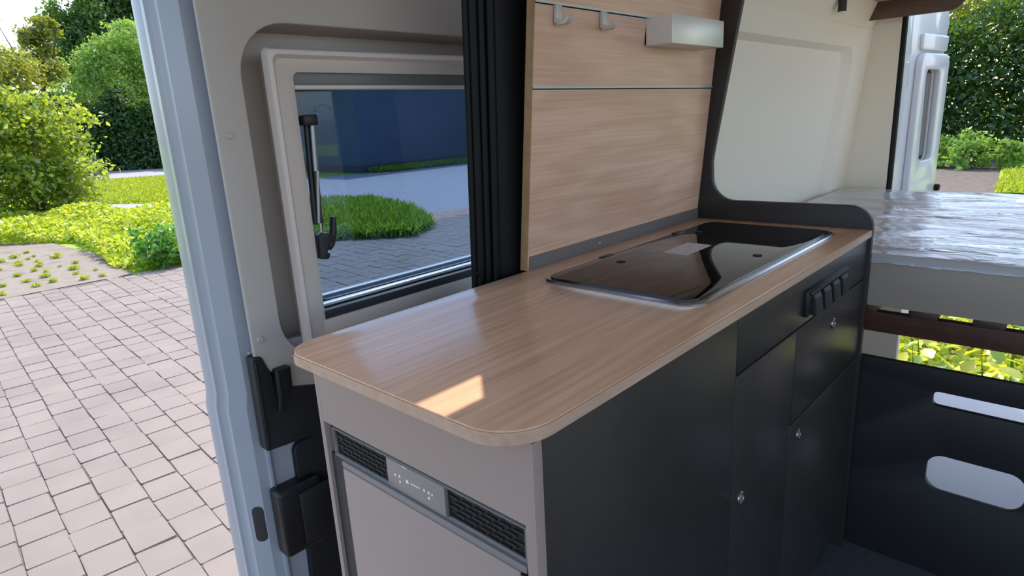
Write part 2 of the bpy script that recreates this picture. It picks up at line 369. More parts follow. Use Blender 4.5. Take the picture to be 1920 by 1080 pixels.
# paving stones
def stone_mat():
    m = bpy.data.materials.new('paving_stone'); m.use_nodes = True; n = m.node_tree; b = n.nodes['Principled BSDF']; b.inputs['Roughness'].default_value = .85; b.inputs['Specular IOR Level'].default_value = .25
    oi = n.nodes.new('ShaderNodeObjectInfo'); tc = n.nodes.new('ShaderNodeTexCoord')
    ge = n.nodes.new('ShaderNodeNewGeometry')
    nz = n.nodes.new('ShaderNodeTexNoise'); nz.inputs['Scale'].default_value = 2.1; nz.inputs['Detail'].default_value = 9; n.links.new(ge.outputs['Position'], nz.inputs['Vector'])
    ad = n.nodes.new('ShaderNodeMath'); ad.operation = 'MULTIPLY_ADD'; ad.inputs[1].default_value = .12
    n.links.new(oi.outputs['Random'], ad.inputs[0]); n.links.new(nz.outputs['Fac'], ad.inputs[2])
    cr = n.nodes.new('ShaderNodeValToRGB'); cr.color_ramp.elements[0].position = .3; cr.color_ramp.elements[1].position = .85
    cr.color_ramp.elements[0].color = lin((116, 107, 102)); cr.color_ramp.elements[1].color = lin((132, 122, 116))
    n.links.new(ad.outputs[0], cr.inputs[0]); n.links.new(cr.outputs[0], b.inputs['Base Color'])
    nf = n.nodes.new('ShaderNodeTexNoise'); nf.inputs['Scale'].default_value = 140; n.links.new(ge.outputs['Position'], nf.inputs['Vector'])
    bp = n.nodes.new('ShaderNodeBump'); bp.inputs['Strength'].default_value = .35; bp.inputs['Distance'].default_value = .004
    n.links.new(nf.outputs['Fac'], bp.inputs['Height']); n.links.new(bp.outputs[0], b.inputs['Normal'])
    return m
STONE = stone_mat()
PX, PY, SLOPE = .1805, .2285, .064
def stone_bm(seed):
    rs = random.Random(seed); bm = bmesh.new(); w, l = PX / 2 - .0016, PY / 2 - .0016
    top = [(-w, -l), (w, -l), (w, l), (-w, l)]
    top = [(a + rs.uniform(-.004, .004), b + rs.uniform(-.004, .004)) for a, b in top]
    top = fillet(top, .012, 2)
    t = [bm.verts.new((a * .975, b * .98, rs.uniform(-.001, .001))) for a, b in top]; k = [bm.verts.new((a, b, -.007)) for a, b in top]; z = [bm.verts.new((a, b, -.03)) for a, b in top]
    bm.faces.new(t); N = len(t)
    for i in range(N):
        j = (i + 1) % N; bm.faces.new((t[i], k[i], k[j], t[j])); bm.faces.new((k[i], z[i], z[j], k[j]))
    return bm
STM = []
for s_ in range(4):
    bm = stone_bm(s_); bmesh.ops.recalc_face_normals(bm, faces=bm.faces); me = bpy.data.meshes.new('paving_stone'); bm.to_mesh(me); bm.free(); me.materials.append(STONE); STM.append(me)
cells = []
camv = cam.matrix_world.translation; ci = cam.matrix_world.inverted()
for i in range(-30, 60):
    for j in range(0, 46):
        yy = .6 + j * PY + (PY / 2 if i % 2 else 0) + .04 * math.sin(i * 2.1)
        xx = -.272 + i * PX + SLOPE * yy
        if yy > 9.05 - .05 * xx or yy < .85: continue
        p = ci @ Vector((xx, yy, GZ)); u = 960 - 1179 * p.x / p.z; v = 540 + 1179 * p.y / p.z
        left = -40 < u < 470 and 470 < v < 1130
        seen = -60 < u < 980 and 380 < v < 1140
        cells.append((0 if left else (1 if seen else 2), p.length, i, xx, yy))
cells.sort()
near = cells[:300]; rest = [c for c in cells[300:] if c[0] < 2 or c[1] < 9]
rz = -math.atan(SLOPE)
for k, c in enumerate(near):
    o = bpy.data.objects.new('paving_stone', STM[(c[2] * 7 + k) % 4]); COL.objects.link(o); o.parent = pav
    o.location = Vector((c[3], c[4], GZ + random.uniform(-.003, .002))) - WL[pav.name]
    o.rotation_euler = (random.uniform(-.006, .006), random.uniform(-.006, .006), rz + random.uniform(-.015, .015) + (math.pi if random.random() < .5 else 0))
bm = bmesh.new()
for k, c in enumerate(rest):
    n0 = len(bm.verts); bm.from_mesh(STM[k % 4]); bm.verts.ensure_lookup_table()
    mm = Matrix.Translation((c[3], c[4], GZ + random.uniform(-.003, .002))) @ Matrix.Rotation(rz + random.uniform(-.015, .015), 4, 'Z')
    for v in bm.verts[n0:]: v.co = mm @ v.co
o = from_bm('paving_stone_field', bm, STONE, pav); o['kind'] = 'stuff'

# ------------------------------------------------------------------ plants outside
LF = {
 'tree': leafmat('tree_leaves', (34, 66, 22), (78, 112, 40), .4, (150, 190, 40)),
 'olive': leafmat('olive_leaves', (88, 106, 34), (150, 156, 52), .45, (200, 200, 60)),
 'light': leafmat('light_leaves', (96, 140, 50), (156, 190, 84), .4, (190, 220, 90)),
 'hedge': leafmat('hedge_leaves', (32, 62, 22), (68, 102, 38), .35, (130, 170, 40)),
 'bush': leafmat('bush_leaves', (52, 104, 34), (178, 194, 62), .5, (208, 216, 60)),
 'shrub': leafmat('shrub_leaves', (42, 108, 34), (96, 160, 58), .35, (160, 210, 60)),
 'cover': leafmat('ground_cover', (120, 160, 30), (214, 220, 62), .42, (225, 225, 60)),
 'grass': leafmat('grass_blades', (96, 150, 34), (178, 206, 60), .4, (200, 220, 60)),
 'yellow': leafmat('yellow_leaves', (72, 128, 42), (206, 206, 56), .45, (225, 220, 60)),
}
BARK = mat('bark', (84, 70, 56), rough=.9, bump=.6, bscale=20)
def at(u, D):
    d = Vector(((u - 960) / 1179.455, 0, 1)); w = r_ * d.x + f_ * d.z + d_ * 0
    # level the direction: intersect with the horizon row
    import mathutils
    best = None
    k = -(r_.z * d.x + f_.z) / d_.z
    w = r_ * d.x + d_ * k + f_; w.z = 0; w.normalize()
    return Vector((camv.x + w.x * D, camv.y + w.y * D, GZ))
def tree(name, base, blobs, n, size, lm, label, trunk_h, trunk_r=.18, group=None):
    t = thing(name, base, label, 'tree', group)
    pts = []; tot = sum(b[1][0] * b[1][1] + b[1][2] ** 2 for b in blobs)
    for off, rad in blobs:
        k = int(n * (rad[0] * rad[1] + rad[2] ** 2) / tot); pts.append(blob_points(k, base + Vector(off), rad, .5))
    leaf_mesh('crown', np.concatenate(pts), size, lm, t, .55)
    tube('trunk', [base + Vector((0, 0, -.1)), base + Vector((.1, .05, trunk_h * .5)), base + Vector((0, 0, trunk_h))], [trunk_r * 1.2, trunk_r, trunk_r * .7], BARK, t, 8)
    for q in range(4):
        a = q * 1.6 + base.x
        tube('branch', [base + Vector((0, 0, trunk_h * .8)), base + Vector((math.cos(a) * 1.0, math.sin(a) * 1.0, trunk_h * 1.15)), base + Vector((math.cos(a) * 1.7, math.sin(a) * 1.7, trunk_h * 1.5))], [trunk_r * .6, trunk_r * .4, trunk_r * .15], BARK, t, 6)
    return t
tree('broadleaf_tree', at(268, 70), [((-2, 0, 9.2), (4, 4, 4.8)), ((2.7, 1, 11.5), (5.3, 4.8, 5.4)), ((0, -1, 6), (6, 4.2, 3.6)), ((5.5, 0, 7.8), (4.9, 4.2, 4.8)), ((.2, 1, 13.6), (4, 3.8, 3.1)), ((-3.9, 0, 10.9), (1.8, 1.9, 1.9))], 60000, .36, LF['tree'], 'tall dark green broadleaf tree beyond the shaded road', 7, .35)
tree('broadleaf_tree', at(2, 50), [((0, 0, 4.3), (2.8, 2.6, 3.2)), ((1.4, .5, 5.9), (1.8, 1.8, 1.6)), ((-2.7, .5, 4.1), (2.7, 2.6, 2.9))], 18000, .25, LF['olive'], 'olive-yellow tree beside the tall dark broadleaf tree', 3.6, .22)
tree('sunlit_flank_crown', at(104, 59), [((0, 0, 8.4), (.9, 1.0, 1.3)), ((.4, 0, 6.9), (1.3, 1.1, 1.2)), ((1.0, 0, 9.6), (.8, .8, 1.0))], 5000, .28, LF['olive'], 'golden green crown added as the sunlit flank of the dark broadleaf tree', 6.5, .15)  # added crown: sunlight on the dark tree's flank, put into golden leaf colour
tree('young_tree', at(250, 50), [((0, 0, 5.8), (2.6, 2, 2.0)), ((1.4, -.4, 7.4), (2.4, 1.8, 1.7)), ((-2.2, .2, 4.8), (1.7, 1.4, 1.2)), ((2.6, 0, 5.2), (2.4, 1.6, 2.2)), ((-1.0, 0, 6.9), (1.3, 1.2, .8))], 22000, .2, LF['light'], 'pale green feathery tree in front of the dark broadleaf tree', 4.4, .12)
tree('slender_tree', at(20, 78), [((0, 0, 12.6), (1.5, 1.5, 1.9)), ((-1.3, 0, 10.6), (1.4, 1.4, 1.2)), ((1.5, 0, 10.2), (1.0, 1, 1))], 170, .42, LF['light'], 'distant thin tree with see-through crown against the sky', 11, .2)
# dark hedge under the trees, screen of foliage behind the road
def hedge(name, a, b, h, th, n, size, lm, label, cat='hedge', group=None):
    a, b = Vector(a), Vector(b); t = thing(name, (a + b) / 2, label, cat, group)
    k = RNG.uniform(0, 1, n); z = RNG.uniform(0, 1, n) ** .9; w = np.clip(RNG.normal(0, .38, n), -.6, .6)
    top = h * (1 + .13 * np.sin(k * 17) + .08 * np.sin(k * 41 + 1))
    d = (b - a); nrm = Vector((-d.y, d.x, 0)).normalized()
    P = np.array(a)[None] + k[:, None] * np.array(d)[None] + (w * th * (1 - .3 * z))[:, None] * np.array(nrm)[None]
    P[:, 2] = a.z + z * top
    leaf_mesh('foliage', P, size, lm, t, .55)
    L_ = d.length; m_ = int(L_ / 2.2) + 2
    for q in range(m_):
        p = a + d * (q + .5) / m_; tube('stem', [p, p + Vector((.1, 0, h * .5)), p + Vector((0, .1, h * .85))], [.07, .05, .02], BARK, t, 6)
    return t
hedge('tall_hedge', at(60, 47), at(440, 41), 4.0, 2.2, 50000, .24, LF['hedge'], 'dark shaded hedge along the far side of the road')
# car glimpsed behind the left bush
CB = at(136, 40)
car = thing('parked_car', CB, 'dark blue parked car half hidden behind the leafy bush', 'car')
CARP = mat('dark_blue_car_paint', (40, 52, 84), rough=.25, coat=.6)
dirc = Vector((math.cos(2.9), math.sin(2.9), 0)); nrc = Vector((-dirc.y, dirc.x, 0))
prof = [(-2.1, .35), (-2.15, .75), (-1.9, .9), (-1.2, .98), (-.7, 1.42), (.7, 1.45), (1.5, 1.0), (2.05, .85), (2.1, .35)]
loft('body', [[CB + dirc * (p + 1.2) + nrc * s + Vector((0, 0, q)) for p, q in prof] for s in (-.85, .85)], CARP, car, smooth=False)
wp = [(-1.1, 1.0), (-.65, 1.37), (.62, 1.39), (1.3, 1.02)]
for s in (-1, 1): loft('side_window', [[CB + dirc * (p + 1.2) + nrc * (s * k) + Vector((0, 0, q)) for p, q in wp] for k in (.84, .86)], M['window_gasket'], car, smooth=False)
for px_ in (-1.35, 1.35):
    for s in (-1, 1): disc('wheel', CB + dirc * (px_ + 1.2) + nrc * (s * .7) + Vector((0, 0, .33)), nrc * s, .33, .2, M['rubber'], car)
# big bush on the left, low shrub, ground cover
def bush(name, base, blobs, n, size, lm, label, stems=5, cat='bush', group=None):
    t = thing(name, base, label, cat, group); tot = sum(b[1][0] * b[1][1] * b[1][2] for b in blobs); pts = []
    for off, rad in blobs:
        p = blob_points(max(20, int(n * rad[0] * rad[1] * rad[2] / tot)), base + Vector(off), rad, .35, 45 if rad[0] > .5 else 8); p[:, 2] = np.maximum(p[:, 2], GZ + .03); pts.append(p)
    leaf_mesh('foliage', np.concatenate(pts), size, lm, t, .6)
    h = max(b[0][2] for b in blobs)
    for q in range(stems):
        a = q * 2.4; rr = blobs[0][1][0] * .5
        tube('stem', [base, base + Vector((math.cos(a) * rr * .5, math.sin(a) * rr * .5, h * .5)), base + Vector((math.cos(a) * rr, math.sin(a) * rr, h))], [.03, .02, .008], BARK, t, 6)
    return t
bb = at(48, 19.5)
bush('leafy_bush', bb, [((-.3, 0, 1.5), (1.35, 1.2, 1.5)), ((.5, .2, 2.0), (.9, .8, 1.0)), ((-.9, 0, 2.3), (1.1, .9, 1.1)), ((.7, -.2, .9), (.75, .7, .9)), ((1.15, 0, 2.35), (.5, .4, .25)), ((-1.9, 0, 1.5), (1.2, 1.1, 1.5))], 20000, .13, LF['bush'], 'big round sunlit leafy bush at the edge of the yard')
bush('low_shrub', Vector((2.62, 9.25, GZ)), [((0, 0, .25), (.34, .3, .28)), ((.25, .1, .3), (.3, .28, .3)), ((-.22, 0, .42), (.12, .1, .2)), ((.6, .05, .22), (.3, .25, .22))], 1500, .085, LF['shrub'], 'low glossy green shrub at the corner of the paving', 4)
def scatter(name, poly, n, h, size, lm, label, cat, up=.6, ratio=.5, blade=False):
    P = []; xs = [p[0] for p in poly]; ys = [p[1] for p in poly]
    while len(P) < n:
        xy = np.stack([RNG.uniform(min(xs), max(xs), 4 * n), RNG.uniform(min(ys), max(ys), 4 * n)], 1)
        ins = np.zeros(len(xy), bool)
        for i in range(len(poly)):
            (x1, y1), (x2, y2) = poly[i], poly[i - 1]
            c = ((y1 > xy[:, 1]) != (y2 > xy[:, 1])); xi = (x2 - x1) * (xy[:, 1] - y1) / (y2 - y1 + 1e-12) + x1
            ins ^= c & (xy[:, 0] < xi)
        P += list(xy[ins])
    P = np.array(P[:n]); hh = h * (.55 + .45 * np.sin(P[:, 0] * 2.3) * np.cos(P[:, 1] * 1.9)) if not blade else np.full(n, h)
    z = GZ + np.maximum(.02, hh) * RNG.uniform(.15, 1, n) if not blade else np.full(n, GZ + size * .32)
    return tag(leaf_mesh(name, np.column_stack([P, z]), size, lm, None, ratio, up), label, cat)
scatter('ground_cover', [(1.5, 14.4), (2.5, 13.2), (2.3, 11), (2.15, 9.8), (2.35, 9.15), (3.3, 9.1), (4.2, 12), (4.7, 14.3), (4.4, 16), (3.6, 19.4), (2, 21), (-.5, 20)], 26000, .42, .12, LF['cover'], 'yellow-green weeds and ground cover below the leafy bush', 'weeds', .35)
scatter('grass_island', [(5.0, 8.6), (5.9, 7.6), (6.7, 8.1), (7.7, 10.0), (8.3, 12.2), (7.4, 13.6), (5.2, 14.3), (4.6, 11.8), (3.9, 9.3)], 16000, .3, .3, LF['grass'], 'unmown green grass island seen through the tinted window', 'grass', .85, .06, True)
scatter('grass_strip', [(14.6, 19.6), (24, 19.4), (24, 20.5), (14.1, 20.6)], 6000, .3, .3, LF['grass'], 'strip of grass along the foot of the dark garage', 'grass', .85, .08, True)
scatter('lawn_strip', [(4.8, 20.5), (5.9, 18.5), (7.2, 17.3), (10, 22), (12, 29), (7.6, 31.5), (5, 30)], 26000, .14, .2, LF['cover'], 'sunlit mown lawn strip between path and road', 'lawn', .85, .08, True)
# tufts in the weedy verge, each a plant
TUFTS = []
while len(TUFTS) < 64:
    q = (random.uniform(-.2, 2.0), 9.3 + 4.6 * random.random() ** 1.2, random.uniform(.35, .8))
    if q[0] + .5 * max(0, q[1] - 12.2) > 1.95: continue
    if all(abs(q[0] - t[0]) > .16 * (q[2] + t[2]) or abs(q[1] - t[1]) > .16 * (q[2] + t[2]) for t in TUFTS): TUFTS.append(q)
for px_, py_, ts in TUFTS:
    nb = 90; P = np.column_stack([RNG.normal(px_, .04 * ts, nb), RNG.normal(py_, .04 * ts, nb), np.full(nb, GZ + .03 * ts)])
    o = leaf_mesh('grass_tuft', P, .1 * ts, LF['cover'], None, .12, .8, kind=None)
    tag(o, 'small yellow-green grass tuft growing in the weedy gravel verge', 'grass tuft', 'grass tufts in the verge')
# dark garage seen through the tinted window
GW = mat('dark_garage_wall', (88, 98, 112), rough=.8, var=.06, vscale=1.5); GW2 = mat('garage_roof', (70, 72, 76), rough=.7)
gx, gy = 14.0, 20.9
gar = thing('garage_building', (gx + 7, gy + 4, GZ), 'dark blue-grey flat-roofed garage beyond the drive', 'building')
box('wall', gx, gx + 14, gy, gy + 8, GZ, 2.75, GW, gar)
box('roof', gx - .25, gx + 14.25, gy - .25, gy + 8.25, 2.75, 2.95, GW2, gar, .03)
box('plinth', gx - .02, gx + 14.02, gy - .02, gy + 8.02, GZ - .05, GZ + .25, GW2, gar)
bush('garage_bush', Vector((19.6, 19.4, GZ)), [((0, 0, 1.6), (.7, .6, 1.4))], 1500, .2, LF['shrub'], 'slim green bush beside the dark garage wall', 3)

# behind the van
hedge('tall_hedge', (22.5, -9, GZ), (22.5, 8.5, GZ), 4.5, 2.6, 66000, .17, LF['hedge'], 'tall dark hedge behind the rear doors of the van')
tree('hedge_tree', Vector((28, .4, GZ)), [((0, 0, 5.2), (2.0, 2.5, 1.5)), ((0, 3.4, 4.9), (1.9, 2.5, 1.3)), ((0, -3.4, 5.3), (2.0, 2.5, 1.5))], 14000, .2, LF['olive'], 'yellow-green tree crown rising over the tall rear hedge', 5, .15)
for i, (bx_, by_, s_) in enumerate(((19.0, 2.80, 1.), (18.7, 1.98, 1.1), (18.9, 1.22, .8))):
    bush('border_plant', Vector((bx_, by_, GZ)), [((0, 0, .35 * s_), (.44 * s_, .44 * s_, .42 * s_)), ((.05, .08, .68 * s_), (.2 * s_, .2 * s_, .2 * s_))], 600, .14, LF['light'], ['leafy pale green plant by the open rear door, at the foot of the hedge', 'tallest pale green plant at the foot of the rear hedge', 'smallest pale green plant at the foot of the rear hedge, beside the lawn'][i], 3, 'plant', 'plants along the rear hedge')
flat('lawn', [(14, .95), (18.9, 1.35), (21, 1.5), (21, -9), (14, -9)], GZ + .012, GRASS, 'bright lawn beside the paved strip behind the van', 'lawn')
scatter('grass_blades', [(14, .95), (18.0, 1.2), (18.25, .55), (20.4, .5), (20.4, -4), (14, -4)], 14000, .12, .16, LF['cover'], 'fine bright blades of the lawn behind the van', 'grass', .85, .1, True)
# big-leaved plants right behind the bumper
bm = bmesh.new()
lv = [(-.5, 0, 0), (-.2, .26, .05), (.15, .3, .06), (.5, 0, -.05), (.15, -.3, .06), (-.2, -.26, .05), (-.1, 0, 0), (.2, 0, -.01)]
vs = [bm.verts.new(v) for v in lv]
for f in ((0, 1, 6), (1, 2, 7, 6), (2, 3, 7), (3, 4, 7), (4, 5, 6, 7), (5, 0, 6)): bm.faces.new([vs[i] for i in f])
LVM = []
for k in range(4):
    me = bpy.data.meshes.new('leaf'); bm.to_mesh(me); a = me.attributes.new('tint', 'FLOAT', 'POINT'); a.data.foreach_set('value', [[.1, .45, .8, 1.][k]] * 8)
    me.materials.append(LF['yellow'])
    for p in me.polygons: p.use_smooth = True
    LVM.append(me)
bm.free()
k = 0
for i in range(5):
    for j in range(4):
        px_, py_ = 3.75 + i * .36 + random.uniform(-.08, .08), -.48 + j * .36 + random.uniform(-.08, .08)
        t = thing('leafy_weed', (px_, py_, GZ), 'sunlit broad-leaved yellow-green weed growing behind the bumper', 'plant', 'broad-leaved weeds behind the van')
        tube('stem', [(px_, py_, GZ - .02), (px_ + .02, py_, GZ + .2), (px_, py_ + .02, GZ + .38)], [.008, .006, .003], LF['yellow'], t, 6)
        for q in range(15):
            o = bpy.data.objects.new('leaf', LVM[random.choice((0, 1, 1, 2, 2, 3))]); COL.objects.link(o); o.parent = t
            a = q * 2.4; hh = .1 + .33 * q / 15; rr = random.uniform(.06, .2)
            o.location = (math.cos(a) * rr, math.sin(a) * rr, hh + random.uniform(-.04, .05)); s_ = random.uniform(.08, .14); o.scale = (s_, s_, s_)
            o.rotation_euler = (random.uniform(-.5, .5), random.uniform(-.2, .8), a)
scatter('weed_carpet', [(3.5, -.9), (5.8, -.9), (5.8, 1.2), (3.5, 1.2)], 3500, .22, .08, LF['cover'], 'carpet of small weeds between the broad-leaved weeds', 'weeds', .4, .6)

# ================================================================== THE VAN SHELL
tag(box('floor', -1.4, 1.372, -1.36, .52, -.05, 0, M['floor']), 'dark grey vinyl floor of the van', 'floor', kind='structure')
tag(box('floor_rear', 1.372, 2.72, -1.36, .46, -.05, .0, M['load_floor']), 'pale grey load floor under the bed', 'floor', kind='structure')
tag(box('ceiling', -1.4, 2.72, -1.36, .50, 1.93, 1.99, M['ceiling']), 'pale lined van ceiling', 'ceiling', kind='structure')
# header over the sliding-door opening
tag(box('trim_1', -1.4, .50, .44, .52, 1.675, 1.93, M['pillar']), 'dark header above the sliding door opening', 'trim', kind='structure')
# side wall behind the kitchen and bed
def lean(z): return .45 - (z - .86) * .1
wall = thing('wall_left', (1.6, .56, 0), 'van side wall behind the kitchen and the bed', 'wall', kind='structure')
sec = [(.62, -.05), (.62, 1.2), (.56, 1.95), (.48, 1.95), (.505, 1.5), (.53, .9), (.53, -.05)]
loft('outer_shell', [[(x, a, b) for a, b in sec] for x in (.60, 2.74)], M['white_paint'], wall, smooth=False)
# pale lining behind the bed: lower sheet, raised padded field, upper inclined strip
def lin_pt(x, z, off=0): return (x, lean(z) - off, z)
loft('lower_lining', [[(1.336, .48, .0), (1.336, .48, .86), (1.336, .44, 1.5), (1.336, .50, 1.5), (1.336, .52, 0)], [(2.70, .48, 0), (2.70, .48, .86), (2.70, .44, 1.5), (2.70, .50, 1.5), (2.70, .52, 0)]], M['lining'], wall, smooth=False)
fo_ = rrect(1.337, 2.475, .80, 1.425, (.07, 0, 0, .05), 8); fi_ = rrect(1.337, 2.425, .80, 1.408, (.05, 0, 0, .05), 8)
bm = plate_bm([[(1.336, .60), (2.70, .60), (2.70, 1.5), (1.336, 1.5)], fo_], .006, (0, 0, 0), X, Z)
for v in bm.verts: v.co = Vector((v.co.x, lean(v.co.z) + v.co.y, v.co.z))
from_bm('lining_sheet', bm, M['lining'], wall)
loft('field_border', [[(a, lean(b) - .006, b) for a, b in fo_], [(a, lean(b) + .006, b) for a, b in rrect(1.337, 2.455, .80, 1.417, (.06, 0, 0, .05), 8)], [(a, lean(b) + .020, b) for a, b in fi_]], M['lining'], wall, caps=False)
loft('padded_field', [[(a, lean(b) + .020, b) for a, b in fi_], [(a, lean(b) + .030, b) for a, b in fi_]], M['lining'], wall, smooth=False)
loft('upper_lining', [[(x, lean(1.5), 1.5), (x, lean(1.5) - .05, 1.62), (x, lean(1.5) - .16, 1.80), (x, .12, 1.93), (x, .49, 1.93), (x, .49, 1.5)] for x in (1.336, 2.70)], M['lining'], wall, smooth=False)
# D pillar trim facing forwards, with its seal
dp = thing('trim_2', (2.70, .36, 0), 'pale rear pillar lining beside the open rear door', 'trim', kind='structure')
plate('pillar_lining', [[(.166, 0), (.166, .56), (.262, .60), (.272, .9), (.272, 1.56), (.262, 1.8), (.48, 1.8), (.40, 1.45), (.452, .84), (.46, 0)]], .05, (2.69, 0, 0), Y, Z, M['lining'], dp)
tube('door_seal', [(2.70, .262, .6), (2.70, .267, .86), (2.70, .270, 1.55), (2.70, .255, 1.8)], .013, M['rubber'], dp, 8)
tube('groove_cord', [(2.678, .447, .80), (2.672, .432, 1.05), (2.668, .405, 1.30), (2.668, .395, 1.45)], .004, M['lining'], dp, 6)
box('outer_return', 2.74, 2.80, .27, .62, 0, 1.85, M['white_paint'], dp, .01)
tag(box('trim_3', 2.66, 2.80, -1.40, .60, 1.72, 1.95, M['lining']), 'lined header above the rear doors', 'trim', kind='structure')
tag(box('trim_4', 2.66, 2.80, -1.42, -1.12, 0, 1.72, M['lining']), 'pale rear pillar on the far side', 'trim', kind='structure')
# far side wall behind the bed (outside the picture)
tag(box('wall_right', 1.7, 2.74, -1.48, -1.37, -.05, 1.95, M['lining']), 'pale lined van wall on the far side of the bed', 'wall', kind='structure')

# dark door pillar with rubber seals
pil = thing('trim_5', (.52, .51, 0), 'black pillar with rubber seals between sliding door and wall board', 'trim', kind='structure')
def py(z, y0, k=.05): return y0 - (z - .915) * k
zs = (.0, .5, .915, 1.2, 1.5, 1.75)
loft('pillar_trim', [[(.508, py(z, .500), z), (.592, py(z, .492), z), (.61, py(z, .56), z), (.535, py(z, .56), z)] for z in zs], M['pillar'], pil, smooth=False)
for (sx, sy, sr) in ((.500, .502, .010), (.482, .508, .0085), (.466, .512, .0085), (.4585, .522, .007)):
    tube('rubber_seal', [(sx - (z - .915) * .004, py(z, sy), z) for z in zs], sr, M['rubber'], pil, 10)
loft('seal_carrier', [[(.462, py(z, .515), z), (.505, py(z, .508), z), (.505, py(z, .55), z), (.492, py(z, .545), z)] for z in zs], M['slot_dark'], pil, smooth=False)
disc('rubber_stop', (.458, .512, .925), nX, .006, .006, M['rubber'], pil, 12)

# ================================================================== SLIDING DOOR (open, outside the body)
D1 = thing('door_1', (.55, .72, .05), 'open grey sliding door with a tinted window beyond the worktop', 'door', kind='structure')
DY = .68
DX1, DZ0, DZ1 = 1.15, .05, 1.878
# outer skin
hole_out = rrect(.22, 1.02, .885, 1.305, .03)
plate('outer_skin', [[(.004, DZ0), (DX1, DZ0), (DX1, DZ1), (.004, DZ1)], hole_out], .02, (0, .80, 0), X, Z, M['white_paint'], D1)
# inner panel with the rounded recess around the window
rec = rrect(.108, 1.08, .80, 1.405, (.09, .09, .09, .09), 8)
plate('inner_panel', [[(.052, .835), (.052, DZ1), (DX1, DZ1), (DX1, .30), (.30, .30), (.14, .72), (.075, .80)][::-1], rec], .012, (0, DY + .012, 0), X, Z, M['door_inner'], D1, .003)
# sloping recess walls
rin = rrect(.116, 1.07, .805, 1.398, (.05, .05, .05, .05), 8)
loft('recess_wall', [[(a, DY + .004, b) for a, b in rec], [(a, DY + .074, b) for a, b in rin]], M['door_inner'], D1, caps=False)
plate('recess_floor', [rrect(.10, 1.1, .785, 1.42, .05), rrect(.192, 1.0, .83, 1.335, .012)], .006, (0, DY + .080, 0), X, Z, M['door_inner'], D1)
lower = [(.052, DZ0), (DX1, DZ0), (DX1, .84), (.052, .84)]
plate('lower_panel', [lower], .012, (0, DY + .036, 0), X, Z, M['door_paint'], D1, .002)
# leading edge: vertical steps and flanges between inner panel and outer skin
edge = [(.056, .682), (.053, .690), (.075, .712), (.039, .7125), (.019, .728), (.014, .732), (.0135, .752), (.009, .757), (.0035, .760), (.0035, .772), (.000, .786), (.001, .802)]
def esec(p, z):
    j = -.005 if z < .745 else 0
    return (p[0] + (j if p[1] > .705 else 0), p[1], z)
ez = (DZ0, .40, .73, .76, 1.0, 1.4, DZ1)
groups = [(0, 1, 'door_inner', 'edge_lip'), (1, 3, 'door_paint', 'seal_channel'), (3, 6, 'door_paint', 'edge_flange'), (6, 7, 'door_paint', 'edge_groove'), (7, 9, 'door_paint', 'edge_bead'), (9, 11, 'door_paint', 'edge_fold')]
for a, b, mk, nm in groups:
    loft(nm, [[esec(p, z) for p in edge[a:b + 1]] for z in (ez if a else (.835, 1.0, 1.4, DZ1))], M[mk], D1, closed=False, caps=False)
# vertical rounded edge of the inner panel
tube('panel_edge', [(.054, DY + .004, z) for z in (.835, 1.1, 1.4, DZ1)], .004, M['door_inner'], D1, 8)
# panel fixings
for (a, b) in ((.058 + .012, 1.223), (.066, .865)):
    disc('panel_clip', (a, DY, b), nY, .006, .004, M['door_inner'], D1, 14)
# oval blanking plug on the flange
plate('blanking_plug', [rrect(-.011, .011, .447, .525, .0105)], .004, (.0255, .7225, 0), (.78, -.62, 0), Z, M['recess'], D1, .001)
# window: plastic frame, blind cassette, pane, seals
fb = rrect(.178, 1.02, .805, 1.350, .012); fo = rrect(.151, 1.045, .79, 1.366, .012); fi = rrect(.206, .985, .84, 1.326, .012)
fm = rrect(.163, 1.031, .802, 1.354, .012); fm2 = rrect(.196, .995, .83, 1.334, .016)
WF = loft('window_frame', [[(a, DY + .076, b) for a, b in fb], [(a, DY + .008, b) for a, b in fo], [(a, DY - .004, b) for a, b in rrect(.156, 1.039, .795, 1.361, .012)], [(a, DY - .006, b) for a, b in fm]], M['frame'], D1, caps=False)
loft('frame_face', [[(a, DY - .006, b) for a, b in fm], [(a, DY + .004, b) for a, b in rrect(.171, 1.023, .808, 1.348, .014)], [(a, DY + .006, b) for a, b in fm2], [(a, DY + .010, b) for a, b in fi], [(a, DY + .030, b) for a, b in fi]], M['frame'], WF, caps=False)
box('blind_cassette', .208, .985, DY + .016, DY + .045, 1.303, 1.327, M['blind'], WF, .002)
box('cassette_lip', .208, .985, DY + .012, DY + .040, 1.297, 1.304, M['frame'], WF, .001)
box('sill_profile', .20, .985, DY + .012, DY + .045, .862, .880, M['recess'], WF, .002)
box('sill_rail', .20, .985, DY + .006, DY + .040, .836, .862, M['frame'], WF, .002)
gl_o = rrect(.200, .990, .874, 1.315, .03); gl_i = rrect(.214, .978, .889, 1.305, .03)
plate('pane_seal', [gl_o, gl_i], .010, (0, DY + .062, 0), X, Z, M['window_gasket'], WF)
plate('window_pane', [rrect(.202, .988, .876, 1.313, .03)], .004, (0, DY + .052, 0), X, Z, M['pane'], WF)
box('pane_lower_edge', .208, .985, DY + .030, DY + .046, .882, .889, M['alu'], WF, .002)
# etched maker's mark: little arch with lines
mk = [((.232 + .0), .270, 1.247, 1.249), (.232, .270, 1.253, 1.255), (.236, .258, 1.2585, 1.2605), (.232, .270, 1.243, 1.2445)]
boxes('etched_mark', [(a + .03, b + .03, DY + .0462, DY + .0468, c, d) for a, b, c, d in mk], M['etched'], WF)
tube('etched_arch', [(.262 + .038 * (1 - math.cos(t)) / 2, DY + .0466, 1.258 + .012 * math.sin(t)) for t in np.linspace(0, math.pi, 9)], .0007, M['etched'], WF, 6)
